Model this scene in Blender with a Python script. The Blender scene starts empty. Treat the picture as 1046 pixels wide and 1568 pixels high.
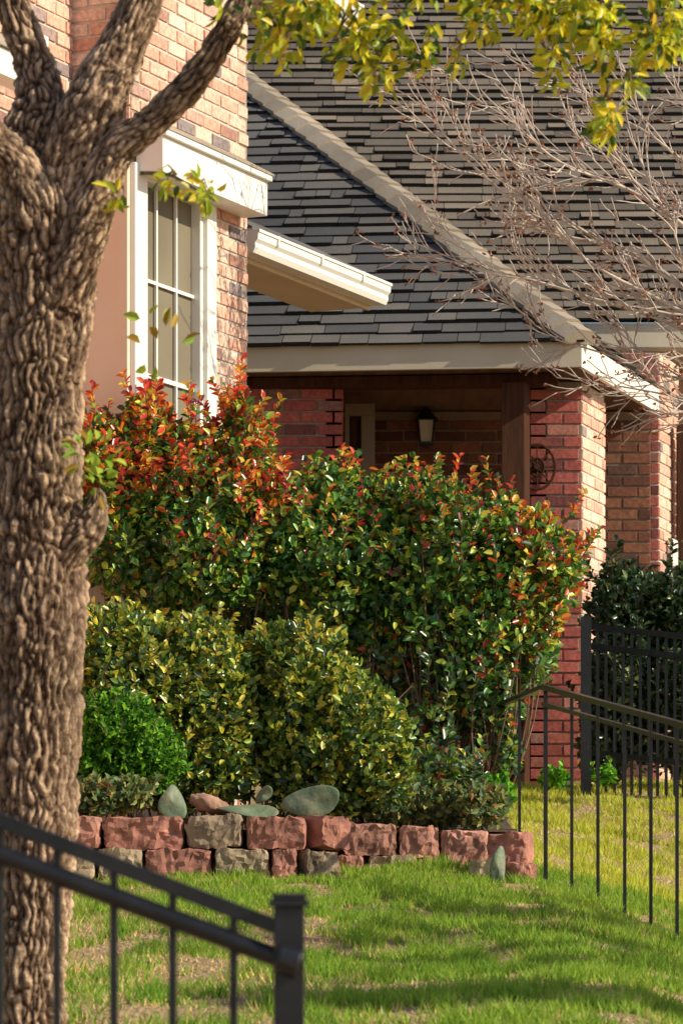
import bpy, math, random
import numpy as np
from mathutils import Vector, noise, Matrix
random.seed(7); rng=np.random.default_rng(7)
F=5400.0; CX=523.0; HZ=1400.0; CAMZ=1.5
def P(px,py,d): return Vector(((px-CX)/F*d, d, CAMZ+(HZ-py)/F*d))
scene=bpy.context.scene
# ---------------------------------------------------------------- helpers
def link(o,parent=None):
    scene.collection.objects.link(o)
    if parent: o.parent=parent
    return o
def empty(name):
    o=bpy.data.objects.new(name,None); return link(o)
def mesh_obj(name,verts,faces,mat=None,parent=None,smooth=False,cols=None):
    me=bpy.data.meshes.new(name)
    me.from_pydata([tuple(v) for v in verts],[],[tuple(f) for f in faces])
    if smooth: me.polygons.foreach_set('use_smooth',[True]*len(me.polygons))
    if cols is not None:
        a=me.color_attributes.new('Col','FLOAT_COLOR','POINT')
        c=np.ones((len(verts),4),dtype=np.float32); c[:,:3]=np.asarray(cols)
        a.data.foreach_set('color',c.ravel())
    me.update()
    if mat: me.materials.append(mat)
    return link(bpy.data.objects.new(name,me),parent)
def np_mesh(name,V,Fc,mat,parent=None,cols=None,smooth=False):
    me=bpy.data.meshes.new(name)
    k=Fc.shape[1]
    me.vertices.add(len(V)); me.vertices.foreach_set('co',V.astype(np.float32).ravel())
    me.loops.add(Fc.size); me.loops.foreach_set('vertex_index',Fc.astype(np.int32).ravel())
    me.polygons.add(len(Fc)); me.polygons.foreach_set('loop_start',np.arange(0,Fc.size,k,dtype=np.int32))
    me.polygons.foreach_set('loop_total',np.full(len(Fc),k,dtype=np.int32))
    if smooth: me.polygons.foreach_set('use_smooth',np.ones(len(Fc),dtype=bool))
    if cols is not None:
        a=me.color_attributes.new('Col','FLOAT_COLOR','POINT')
        c=np.ones((len(V),4),dtype=np.float32); c[:,:3]=cols
        a.data.foreach_set('color',c.ravel())
    me.update(calc_edges=True); me.validate()
    me.materials.append(mat)
    return link(bpy.data.objects.new(name,me),parent)
class MB:
    def __init__(s): s.v=[];s.f=[];s.c=[]
    def box(s,o,ax,ay,az,col=None):
        b=len(s.v); o=Vector(o);ax=Vector(ax);ay=Vector(ay);az=Vector(az)
        for k in range(8):
            s.v.append(o+ax*(k&1)+ay*((k>>1)&1)+az*((k>>2)&1))
        q=[(0,2,3,1),(4,5,7,6),(0,1,5,4),(2,6,7,3),(0,4,6,2),(1,3,7,5)]
        if ax.cross(ay).dot(az)<0: q=[t[::-1] for t in q]
        s.f+= [tuple(b+i for i in t) for t in q]
        if col is not None: s.c+=[col]*8
    def quad(s,a,b,c,d,col=None):
        n=len(s.v); s.v+=[Vector(a),Vector(b),Vector(c),Vector(d)]; s.f.append((n,n+1,n+2,n+3))
        if col is not None: s.c+=[col]*4
    def poly(s,pts):
        n=len(s.v); s.v+=[Vector(p) for p in pts]; s.f.append(tuple(range(n,n+len(pts))))
    def prism(s,prof,a,b,e1,e2):
        n=len(s.v);k=len(prof)
        for q in (a,b):
            for x,y in prof: s.v.append(Vector(q)+Vector(e1)*x+Vector(e2)*y)
        for i in range(k):
            j=(i+1)%k; s.f.append((n+i,n+j,n+k+j,n+k+i))
        s.f.append(tuple(range(n+k-1,n-1,-1))); s.f.append(tuple(range(n+k,n+2*k)))
    def tube(s,pts,rad,seg=8,cap=True,col=None):
        n0=len(s.v); pts=[Vector(p) for p in pts]; prev=None
        for i,p in enumerate(pts):
            t=(pts[min(i+1,len(pts)-1)]-pts[max(i-1,0)]).normalized()
            if prev is None:
                a=t.cross(Vector((0,1,0)) if abs(t.y)<.9 else Vector((1,0,0))).normalized()
            else: a=(prev-t*prev.dot(t)).normalized()
            prev=a; b=t.cross(a); r=rad[i] if hasattr(rad,'__len__') else rad
            for k in range(seg):
                w=2*math.pi*k/seg; s.v.append(p+(a*math.cos(w)+b*math.sin(w))*r)
                if col is not None: s.c.append(col)
        for i in range(len(pts)-1):
            for k in range(seg):
                k2=(k+1)%seg; s.f.append((n0+i*seg+k,n0+i*seg+k2,n0+(i+1)*seg+k2,n0+(i+1)*seg+k))
        if cap:
            s.f.append(tuple(n0+k for k in range(seg))[::-1]); m=n0+(len(pts)-1)*seg
            s.f.append(tuple(m+k for k in range(seg)))
    def obj(s,name,mat,parent=None,smooth=False,bevel=0):
        o=mesh_obj(name,s.v,s.f,mat,parent,smooth,s.c if s.c else None)
        if bevel:
            m=o.modifiers.new('b','BEVEL'); m.width=bevel; m.segments=2; m.limit_method='ANGLE'
        return o
# ---------------------------------------------------------------- materials
def newmat(name):
    m=bpy.data.materials.new(name); m.use_nodes=True; nt=m.node_tree; b=nt.nodes['Principled BSDF']
    return m,nt,b
def N(nt,t,**kw):
    n=nt.nodes.new(t)
    for k,v in kw.items(): setattr(n,k,v)
    return n
def ramp(nt,stops,interp='LINEAR'):
    r=N(nt,'ShaderNodeValToRGB'); r.color_ramp.interpolation=interp; e=r.color_ramp.elements
    while len(e)<len(stops): e.new(.5)
    for i,(p,c) in enumerate(stops): e[i].position=p; e[i].color=(*c,1)
    return r
def noisemat(name,c1,c2,scale=8,rough=.8,bump=.2,bscale=60,metal=0,detail=6,stretch=(1,1,1),dist=.01,spec=.5):
    m,nt,b=newmat(name); L=nt.links
    tc=N(nt,'ShaderNodeTexCoord'); mp=N(nt,'ShaderNodeMapping'); mp.inputs['Scale'].default_value=stretch
    L.new(tc.outputs['Object'],mp.inputs[0])
    n=N(nt,'ShaderNodeTexNoise'); n.inputs['Scale'].default_value=scale; n.inputs['Detail'].default_value=detail
    L.new(mp.outputs[0],n.inputs['Vector'])
    r=ramp(nt,[(.3,c1),(.7,c2)]); L.new(n.outputs['Fac'],r.inputs[0]); L.new(r.outputs[0],b.inputs['Base Color'])
    b.inputs['Roughness'].default_value=rough; b.inputs['Metallic'].default_value=metal; b.inputs['Specular IOR Level'].default_value=spec
    if bump:
        n2=N(nt,'ShaderNodeTexNoise'); n2.inputs['Scale'].default_value=bscale; n2.inputs['Detail'].default_value=8
        L.new(mp.outputs[0],n2.inputs['Vector'])
        bp=N(nt,'ShaderNodeBump'); bp.inputs['Strength'].default_value=bump; bp.inputs['Distance'].default_value=dist
        L.new(n2.outputs['Fac'],bp.inputs['Height']); L.new(bp.outputs[0],b.inputs['Normal'])
    return m
def islandmat(name,stops,rough=.9,nscale=40,namp=.35,bump=.5,dist=.006,interp='LINEAR'):
    m,nt,b=newmat(name); L=nt.links
    g=N(nt,'ShaderNodeNewGeometry'); r=ramp(nt,stops,interp); L.new(g.outputs['Random Per Island'],r.inputs[0])
    tc=N(nt,'ShaderNodeTexCoord'); n=N(nt,'ShaderNodeTexNoise'); n.inputs['Scale'].default_value=nscale; n.inputs['Detail'].default_value=8
    L.new(tc.outputs['Object'],n.inputs['Vector'])
    mr=N(nt,'ShaderNodeMapRange'); mr.inputs[1].default_value=.25; mr.inputs[2].default_value=.75
    mr.inputs[3].default_value=1-namp; mr.inputs[4].default_value=1+namp; L.new(n.outputs['Fac'],mr.inputs[0])
    n3=N(nt,'ShaderNodeTexNoise'); n3.inputs['Scale'].default_value=1.3; n3.inputs['Detail'].default_value=4; L.new(tc.outputs['Object'],n3.inputs['Vector'])
    mr2=N(nt,'ShaderNodeMapRange'); mr2.inputs[1].default_value=.3; mr2.inputs[2].default_value=.7
    mr2.inputs[3].default_value=.75; mr2.inputs[4].default_value=1.2; L.new(n3.outputs['Fac'],mr2.inputs[0])
    mu=N(nt,'ShaderNodeMath',operation='MULTIPLY'); L.new(mr.outputs[0],mu.inputs[0]); L.new(mr2.outputs[0],mu.inputs[1])
    mx=N(nt,'ShaderNodeVectorMath',operation='SCALE'); L.new(r.outputs[0],mx.inputs[0]); L.new(mu.outputs[0],mx.inputs['Scale'])
    L.new(mx.outputs[0],b.inputs['Base Color']); b.inputs['Roughness'].default_value=rough
    bp=N(nt,'ShaderNodeBump'); bp.inputs['Strength'].default_value=bump; bp.inputs['Distance'].default_value=dist
    L.new(n.outputs['Fac'],bp.inputs['Height']); L.new(bp.outputs[0],b.inputs['Normal'])
    return m
def leafmat(name,rough=.38,trans=.3,spec=.5):
    m,nt,b=newmat(name); L=nt.links
    a=N(nt,'ShaderNodeAttribute'); a.attribute_name='Col'
    L.new(a.outputs['Color'],b.inputs['Base Color']); b.inputs['Roughness'].default_value=rough
    b.inputs['Specular IOR Level'].default_value=spec
    t=N(nt,'ShaderNodeBsdfTranslucent'); 
    sc=N(nt,'ShaderNodeVectorMath',operation='SCALE'); sc.inputs['Scale'].default_value=1.6
    L.new(a.outputs['Color'],sc.inputs[0]); L.new(sc.outputs[0],t.inputs['Color'])
    mx=N(nt,'ShaderNodeMixShader'); mx.inputs[0].default_value=trans
    L.new(b.outputs[0],mx.inputs[1]); L.new(t.outputs[0],mx.inputs[2])
    L.new(mx.outputs[0],nt.nodes['Material Output'].inputs['Surface'])
    return m
M={}
M['brick_tan_lit']=islandmat('brick_tan_lit',[(0,(.32,.18,.15)),(.08,(.66,.33,.24)),(.35,(.78,.46,.34)),(.6,(.84,.60,.48)),(.82,(.72,.37,.26)),(.95,(.38,.28,.26)),(1,(.20,.17,.18))])  # sunlit copy of the house brick, light put into the colour
M['brick_red_shaded']=islandmat('brick_red_shaded',[(0,(.17,.055,.05)),(.2,(.36,.085,.07)),(.5,(.46,.12,.10)),(.75,(.40,.095,.075)),(.9,(.48,.22,.17)),(1,(.16,.08,.08))])  # shaded copy of the house brick, shade put into the colour
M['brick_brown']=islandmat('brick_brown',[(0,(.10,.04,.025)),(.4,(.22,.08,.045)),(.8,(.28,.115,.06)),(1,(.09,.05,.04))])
M['mortar']=noisemat('mortar',(.56,.48,.41),(.70,.62,.53),30,.95,.4,120)
M['mortar_shade']=noisemat('mortar_shaded',(.26,.18,.14),(.36,.26,.20),30,.95,.4,120)  # darker mortar for shaded walls, shade put into the colour
M['shingle']=islandmat('shingle',[(0,(.062,.062,.068)),(.3,(.10,.097,.10)),(.55,(.145,.133,.125)),(.8,(.09,.087,.09)),(1,(.185,.165,.145))],rough=.95,nscale=160,namp=.3,bump=.6,dist=.004)
M['shingle_lit']=islandmat('shingle_sunlit',[(0,(.085,.070,.060)),(.3,(.15,.122,.10)),(.55,(.21,.168,.132)),(.8,(.125,.104,.088)),(1,(.30,.235,.175))],rough=.95,nscale=160,namp=.3,bump=.6,dist=.004)  # sunlit copy of shingle: warmer and paler, light put into the colour
M['butt_shade']=noisemat('shingle_butt_shade',(.012,.011,.011),(.025,.022,.02),40,.95,0)  # dark asphalt edge; near-black also paints the shadow line under each row
M['hipcap']=islandmat('hipcap',[(0,(.28,.23,.175)),(.5,(.36,.30,.235)),(1,(.44,.36,.285))],rough=.95,nscale=140,namp=.25,bump=.5,dist=.004)
M['white']=noisemat('white_paint',(.82,.79,.73),(.88,.86,.81),3,.45,.06,40)
M['fascia_shade']=noisemat('fascia_shaded',(.55,.48,.37),(.62,.55,.44),2,.6,.1,40)  # shaded copy of the pale trim, shade put into the colour
M['soffit']=noisemat('soffit_paint',(.62,.48,.32),(.70,.55,.38),3,.7,.05,40)
M['ceil']=noisemat('porch_ceiling_stain',(.10,.055,.03),(.17,.10,.06),3,.7,.1,30,stretch=(6,.6,1))
M['dframe']=noisemat('door_frame_paint',(.26,.20,.13),(.33,.25,.17),3,.6,.05,40)
M['panel']=noisemat('tan_panel',(.74,.56,.45),(.80,.63,.51),2,.6,.08,30)
m,nt,b=newmat('window_screen'); L=nt.links
tc=N(nt,'ShaderNodeTexCoord'); n=N(nt,'ShaderNodeTexNoise'); n.inputs['Scale'].default_value=1.2; L.new(tc.outputs['Object'],n.inputs['Vector'])
r=ramp(nt,[(.35,(.17,.145,.105)),(.65,(.25,.215,.155))]); L.new(n.outputs['Fac'],r.inputs[0]); L.new(r.outputs[0],b.inputs['Base Color'])
b.inputs['Roughness'].default_value=.6; b.inputs['Specular IOR Level'].default_value=.15
M['screen']=m
M['wood']=noisemat('dark_wood',(.035,.013,.006),(.09,.032,.013),6,.7,.3,30,stretch=(8,8,.6),spec=.2)
M['black']=noisemat('black_metal',(.008,.009,.012),(.02,.02,.024),20,.30,.08,90,metal=.0)
M['soil']=noisemat('soil',(.06,.035,.02),(.16,.10,.06),25,.95,.8,60,dist=.03)
M['concrete']=noisemat('concrete',(.30,.22,.17),(.42,.31,.25),6,.9,.4,80)
M['block']=islandmat('retaining_block',[(0,(.36,.15,.11)),(.22,(.44,.19,.14)),(.42,(.50,.24,.18)),(.58,(.38,.16,.12)),(.68,(.34,.25,.17)),(.85,(.48,.37,.25)),(1,(.32,.23,.16))],nscale=11,namp=.6,bump=1,dist=.025)
M['leaf']=leafmat('leaf_glossy',.30,.25,.7)
M['leafm']=leafmat('leaf_matte',.55,.35,.3)
M['grass']=leafmat('grass_blade',.6,.35,.2)
def barkmat():
    m,nt,b=newmat('bark'); L=nt.links
    a=N(nt,'ShaderNodeAttribute'); a.attribute_name='Col'
    tc=N(nt,'ShaderNodeTexCoord'); n=N(nt,'ShaderNodeTexNoise'); n.inputs['Scale'].default_value=90; n.inputs['Detail'].default_value=8
    L.new(tc.outputs['Object'],n.inputs['Vector'])
    mr=N(nt,'ShaderNodeMapRange'); mr.inputs[1].default_value=.3; mr.inputs[2].default_value=.7; mr.inputs[3].default_value=.6; mr.inputs[4].default_value=1.35
    L.new(n.outputs['Fac'],mr.inputs[0])
    sc=N(nt,'ShaderNodeVectorMath',operation='SCALE'); L.new(a.outputs['Color'],sc.inputs[0]); L.new(mr.outputs[0],sc.inputs['Scale'])
    L.new(sc.outputs[0],b.inputs['Base Color']); b.inputs['Roughness'].default_value=.95; b.inputs['Specular IOR Level'].default_value=.15
    bp=N(nt,'ShaderNodeBump'); bp.inputs['Strength'].default_value=.8; bp.inputs['Distance'].default_value=.008
    L.new(n.outputs['Fac'],bp.inputs['Height']); L.new(bp.outputs[0],b.inputs['Normal'])
    return m
M['bark']=barkmat()
M['twig']=noisemat('twig_bark',(.42,.34,.30),(.70,.60,.53),15,.8,.2,80)
M['stem']=noisemat('stem_bark',(.12,.065,.045),(.26,.15,.10),15,.8,.2,80)
m,nt,b=newmat('lantern_glass'); b.inputs['Base Color'].default_value=(.75,.70,.6,1); b.inputs['Roughness'].default_value=.3; M['lglass']=m
m,nt,b=newmat('cactus'); L=nt.links
tc=N(nt,'ShaderNodeTexCoord'); v=N(nt,'ShaderNodeTexVoronoi'); v.inputs['Scale'].default_value=45; L.new(tc.outputs['Object'],v.inputs['Vector'])
r=ramp(nt,[(0,(.42,.36,.20)),(.14,(.15,.21,.12)),(1,(.12,.17,.10))]); L.new(v.outputs['Distance'],r.inputs[0])
n=N(nt,'ShaderNodeTexNoise'); n.inputs['Scale'].default_value=16; n.inputs['Detail'].default_value=8; L.new(tc.outputs['Object'],n.inputs['Vector'])
r2=ramp(nt,[(.5,(0,0,0)),(.75,(1,1,1))]); L.new(n.outputs['Fac'],r2.inputs[0])
mx=N(nt,'ShaderNodeMix',data_type='RGBA'); L.new(r2.outputs[0],mx.inputs[0]); L.new(r.outputs[0],mx.inputs[6]); mx.inputs[7].default_value=(.27,.25,.17,1)
L.new(mx.outputs[2],b.inputs['Base Color']); b.inputs['Roughness'].default_value=.6
bp=N(nt,'ShaderNodeBump'); bp.inputs['Distance'].default_value=.01; L.new(n.outputs['Fac'],bp.inputs['Height']); L.new(bp.outputs[0],b.inputs['Normal'])
M['cactus']=m
# ---------------------------------------------------------------- terrain
def lerp_tab(x,tab):
    if x<=tab[0][0]: return tab[0][1]
    for (a,va),(b_,vb) in zip(tab,tab[1:]):
        if x<=b_: return va+(vb-va)*(x-a)/(b_-a)
    return tab[-1][1]
TAB=[(-5,0),(2,.05),(5.5,.5),(10,1.19),(13,1.43),(16,1.67),(19,1.97),(22,2.3),(24,2.36),(30,2.4)]
def g(x,y):
    z=lerp_tab(y,TAB)
    if y<21:
        w=min(1,max(0,(21-y)/4)); z-= .28*w*min(1.5,max(0,x-.85))
    if 5<y<24: z+=.045*noise.noise(Vector((x*1.1,y*1.1,3.1)))+.02*noise.noise(Vector((x*4,y*4,1)))
    return z
xs=[-600,-200,-60,-20,-8,-5]+list(np.arange(-3.6,5.2,.12))+[7,10,20,60,200,600]
ys=[-600,-200,-50,-15,-5,0,2,4]+list(np.arange(5.5,24.5,.12))+[26,30,40,60,120,300,900]
V=[(x,y,g(x,y)) for y in ys for x in xs]; nx=len(xs)
Fc=[(j*nx+i,j*nx+i+1,(j+1)*nx+i+1,(j+1)*nx+i) for j in range(len(ys)-1) for i in range(nx-1)]
m,nt,b=newmat('lawn'); L=nt.links
tc=N(nt,'ShaderNodeTexCoord')
n=N(nt,'ShaderNodeTexNoise'); n.inputs['Scale'].default_value=1.4; n.inputs['Detail'].default_value=5; L.new(tc.outputs['Object'],n.inputs['Vector'])
n2=N(nt,'ShaderNodeTexNoise'); n2.inputs['Scale'].default_value=45; n2.inputs['Detail'].default_value=8; L.new(tc.outputs['Object'],n2.inputs['Vector'])
r1=ramp(nt,[(.3,(.20,.17,.05)),(.5,(.36,.25,.12)),(.7,(.54,.34,.19))]); r2=ramp(nt,[(.3,(.22,.14,.07)),(.7,(.66,.46,.27))])
L.new(n.outputs['Fac'],r1.inputs[0]); L.new(n2.outputs['Fac'],r2.inputs[0])
mx=N(nt,'ShaderNodeMix',data_type='RGBA'); mx.inputs[0].default_value=.5
L.new(r1.outputs[0],mx.inputs[6]); L.new(r2.outputs[0],mx.inputs[7]); L.new(mx.outputs[2],b.inputs['Base Color'])
b.inputs['Roughness'].default_value=.95
bp=N(nt,'ShaderNodeBump'); bp.inputs['Distance'].default_value=.03; L.new(n2.outputs['Fac'],bp.inputs['Height']); L.new(bp.outputs[0],b.inputs['Normal'])
mesh_obj('lawn_ground',V,Fc,m,smooth=True)
def bedmask(x,y):
    if y<15.8 or y>21.9: return False
    return x<(.86+.02*(y-16)) and (y>16.5 or x<0.0)
NB=200000
yy=9.3+(rng.random(NB))*13.2
xx=(rng.random(NB)*2-1)*.107*yy
gb=[];gc=[];gh_l=[]
for x,y in zip(xx,yy):
    if bedmask(x,y): continue
    n1=noise.noise(Vector((x*1.3+5,y*.9,0))); n3=noise.noise(Vector((x*8,y*5,2))); n4=noise.noise(Vector((x*3.2,y*2.4,9)))
    left=max(0,min(1,(.25-x)/.5))*max(0,min(1,(14.4-y)/1.3))
    dry= .16 + n1*.45 + n3*.8+ n4*.8 + .5*left
    if 14.3<y<16.5 and x>-.3: dry-=.12
    bare=n4*.9+n3*.9+n1*.3+.30*left-(.12 if y>16 else 0)
    if bare>.24 and random.random()<.7: continue
    d=random.random()<dry
    if d and random.random()<.3: continue
    gb.append((x,y,g(x,y))); gh_l.append(1.0- (n4*.9)-n3*.7 - (.35 if d else 0))
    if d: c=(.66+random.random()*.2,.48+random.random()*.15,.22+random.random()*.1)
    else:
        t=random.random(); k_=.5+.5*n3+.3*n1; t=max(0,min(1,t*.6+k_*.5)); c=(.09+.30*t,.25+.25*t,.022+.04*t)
    if y>16.8: c=(min(.85,c[0]*1.4+.16),c[1]*1.15+.10,c[2]*1.1+.02)  # paler, yellower far grass: sunlight put into the blade colour
    gc.append(c)
B=np.array(gb);C=np.array(gc);n_=len(B)
ang=rng.random(n_)*2*np.pi; lean=rng.random(n_)*1.2; h=(.013+.034*rng.random(n_))*np.clip(np.array(gh_l),.3,2.2)
w=.003+.003*rng.random(n_)
wa=rng.random(n_)*2*np.pi
sd=np.stack([np.cos(wa)*w,np.sin(wa)*w,np.zeros(n_)],1)
tip=B+np.stack([np.cos(ang)*h*lean,np.sin(ang)*h*lean,h],1)
B[:,2]-=.004
Vv=np.stack([B-sd,B+sd,tip],1).reshape(-1,3); Ff=np.arange(n_*3).reshape(-1,3)
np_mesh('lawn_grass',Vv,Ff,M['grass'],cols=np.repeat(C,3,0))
# ---------------------------------------------------------------- brick walls
def splits(L,H,holes):
    us=sorted(set([0,L]+[h_ for q in holes for h_ in q[:2]])); zs=sorted(set([0,H]+[h_ for q in holes for h_ in q[2:]]))
    us=[a for a in us if 0<=a<=L]; zs=[a for a in zs if 0<=a<=H]
    for a,b_ in zip(us,us[1:]):
        for c,d in zip(zs,zs[1:]):
            mu,mz=(a+b_)/2,(c+d)/2
            if any(q[0]<mu<q[1] and q[2]<mz<q[3] for q in holes): continue
            yield a,b_,c,d
def brick_wall(name,O,u,L,H,mat,parent,n,holes=[],bl=.2,bh=.064,j=.012,phase=0,mort=None):
    O=Vector(O);u=Vector(u).normalized();n=Vector(n).normalized();up=Vector((0,0,1))
    mb=MB()
    for a,b_,c,d in splits(L,H,holes):
        mb.box(O+u*a+up*c-n*.1,u*(b_-a),up*(d-c),n*.1)
    mb.obj(name+'_mortar',mort or M['mortar'],parent)
    bb=MB(); k=0; z=j
    while z+bh<H:
        x=-(bl+j)/2*(k%2)-phase
        while x<L:
            x0=max(x,0);x1=min(x+bl,L)
            segs=[(x0,x1)]
            for q in holes:
                if z+bh>q[2] and z<q[3]:
                    ns=[]
                    for s0,s1 in segs:
                        if s1<=q[0] or s0>=q[1]: ns.append((s0,s1)); continue
                        if s0<q[0]: ns.append((s0,q[0]))
                        if s1>q[1]: ns.append((q[1],s1))
                    segs=ns
            for s0,s1 in segs:
                if s1-s0<.02: continue
                dz=random.uniform(-.0015,.0015); pr=.005+random.random()*.006
                o=O+u*s0+up*(z+dz)+n*.001; ww=s1-s0; e=.003
                b0=len(bb.v)
                A=[o,o+u*ww,o+u*ww+up*bh,o+up*bh]
                Bq=[o+u*e+up*e,o+u*(ww-e)+up*e,o+u*(ww-e)+up*(bh-e),o+u*e+up*(bh-e)]
                tw=random.uniform(-.002,.002)
                bb.v+=A+[p+n*(pr+(tw if i in(0,3) else -tw)) for i,p in enumerate(Bq)]
                fs=[(4,5,6,7),(0,1,5,4),(1,2,6,5),(2,3,7,6),(3,0,4,7)]
                if u.cross(up).dot(n)<0: fs=[t[::-1] for t in fs]
                bb.f+=[tuple(b0+i for i in t) for t in fs]
            x+=bl+j
        z+=bh+j;k+=1
    return bb.obj(name+'_bricks',mat,parent)
house=empty('brick_house')
u=Vector((.407,.914,0)).normalized(); nw=Vector((u.y,-u.x,0)); UP=Vector((0,0,1))
C0=Vector(((378-CX)/F*19.6,19.6,0))
def t_px(px,off=0):
    C=C0+nw*off; k=(px-CX)/F
    return (C.x-k*C.y)/(u.x-k*u.y)
def WP(t,z,off=0): 
    p=C0-u*t+nw*off; return Vector((p.x,p.y,z))
def z_at(px,py,off=0):
    t=t_px(px,off); d=WP(t,0,off).y; return CAMZ+(HZ-py)/F*d
gz=1.9
tL=t_px(200)
zt=z_at(222,278); zb=zt-2.0
brick_wall('bay_wall',WP(tL,gz),u,tL,6.2,M['brick_tan_lit'],house,nw,[(tL-t_px(200)+0.0,tL-t_px(325),zb-.06-gz,zt+.07-gz)],j=.013)
brick_wall('corner_return',WP(0,gz),-nw,.9,6.2,M['brick_tan_lit'],house,u)
zs_=z_at(222,262)
mb=MB(); mb.box(WP(tL,gz,-.0)-u*.02,-nw*.34,UP*(zs_-gz),u*.02)
mb.box(WP(tL,gz,-.0)-u*.035,-nw*.05,UP*(zs_-gz),u*.0149)
mb.obj('bay_side_panel',M['panel'],house)
brick_wall('bay_side_upper',WP(tL,zs_,-.34),nw,.34,6.2-(zs_-gz),M['brick_tan_lit'],house,-u)
brick_wall('left_wall',WP(tL+4,gz,-.34),u,4.0,6.2,M['brick_tan_lit'],house,nw,[(.3,1.6,1.2,3.0)])
mb=MB()
a=t_px(200);b1=t_px(222);c1=t_px(308);d1=t_px(325)
def bar(t0,t1,z0,z1,o0,o1): mb.box(WP(t0,z0,o0),u*(t0-t1),UP*(z1-z0),nw*(o1-o0))
bar(a,b1+.02,zb-.06,zt+.07,-.08,.03)
bar(c1-.02,d1,zb-.06,zt+.07,-.08,.03)
bar(b1+.02,c1-.02,zt,zt+.07,-.08,.028)
bar(b1+.02,c1-.02,zb-.06,zb,-.08,.04)
bar(b1+.02,b1-.015,zb,zt,-.08,.005); bar(c1+.015,c1-.02,zb,zt,-.08,.005)
mb.obj('window_frame',M['white'],house,bevel=.004)
mb=MB()
for px in (249,279):
    t=t_px(px); bar(t+.008,t-.008,zb,zt,-.045,-.030)
nr=4
for i in range(1,nr):
    z=zt-(zt-zb)*i/nr; wd=.009 if i!=2 else .012; 
    for (q0,q1) in ((b1-.015,t_px(249)+.008),(t_px(249)-.008,t_px(279)+.008),(t_px(279)-.008,c1+.015)):
        bar(q0,q1,z-wd,z+wd,-.045,-.031)
mb.obj('window_muntins',M['white'],house)
mb=MB(); mb.quad(WP(b1,zb,-.05),WP(c1,zb,-.05),WP(c1,zt,-.05),WP(b1,zt,-.05)); mb.obj('window_panes',M['screen'],house)
off=.17
f0=t_px(250,off);f1=t_px(410,off); zf1=z_at(250,207,off); zf0=z_at(250,263,off)
mb=MB(); mb.box(WP(f0,zf0,.013),u*(f0-f1),UP*(zf1-zf0),nw*(off-.013))
mb.box(WP(f0+.012,zf1-.0,.013),u*(f0-f1+.024),UP*.03,nw*(off+.012))
mb.obj('bay_fascia',M['white'],house,bevel=.003)
mb=MB()
zz=zf1+.031
mb.prism([(0.02,0),(off+.03,0),(off+.03,.012),(.02,.11)],WP(f0+.02,zz,0),WP(f1-.02,zz,0),nw,UP)
mb.obj('bay_roof',M['hipcap'],house)
def eave(tag,pE,L_,zlow,gh,inw=.46):
    pE=Vector((pE.x,pE.y,zlow)); s=pE-u*L_
    mb=MB(); prof=[(-.06,0),(.035,0),(.05,.03),(.048,.055),(.065,.075),(.07,gh),(.055,gh),(-.06,gh)]
    mb.prism(prof,s,pE,nw,UP)
    mb.prism([(.066,gh-.012),(.076,gh-.012),(.076,gh+.004),(.066,gh+.004)],s,pE+u*.004,nw,UP)
    mb.obj(tag+'_gutter',M['white'],house)
    mb=MB()
    for q in np.arange(.25,L_,.6): mb.prism([(.07,.078),(.078,.078),(.078,gh+.006),(.07,gh+.006)],s+u*q,s+u*(q+.02),nw,UP)
    mb.obj(tag+'_gutter_straps',M['white'],house)
    mb=MB(); mb.prism([(-inw,.01),(-.063,.01),(-.063,-.028),(-.085,-.028),(-.085,-.01),(-inw,-.01)],s,pE-u*.02,nw,UP)
    mb.obj(tag+'_soffit',M['soffit'],house)
    mb=MB(); mb.prism([(.03,gh+.006),(.03,gh+.022),(-inw,gh+.27),(-inw,gh+.25)],s,pE+u*.03,nw,UP)
    mb.obj(tag+'_roof_edge',M['shingle'],house)
    mb=MB(); mb.box(pE-nw*inw+UP*.012,nw*(inw-.065),UP*(gh-.014),-u*.03); mb.obj(tag+'_end_board',M['soffit'],house)
pe=P(583,468,21.5); k=(379-CX)/F
tt=(pe.x-k*pe.y)/(u.x-k*u.y)
eave('lower_eave',pe,tt,pe.z,.125)
pe2=P(540,52,21.3); k=(379-CX)/F; tt=(pe2.x-k*pe2.y)/(u.x-k*u.y)
eave('upper_eave',pe2,tt,pe2.z,.16)
mb=MB(); zq=z_at(30,128,.1)
mb.box(WP(tL+2.2,zq,.0),u*1.05,UP*.13,nw*.12); mb.obj('left_bay_fascia',M['white'],house,bevel=.003)
mb=MB(); mb.prism([(0,0),(.14,0),(.14,.01),(0,.12)],WP(tL+2.2,zq+.132,0),WP(tL+1.13,zq+.132,0),nw,UP); mb.obj('left_bay_roof',M['hipcap'],house)
zq=z_at(120,88)
mb=MB(); mb.box(WP(t_px(108),zq,-.30),u*.22,UP*.16,nw*.06); mb.obj('upper_vent',M['white'],house,bevel=.008)
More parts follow.
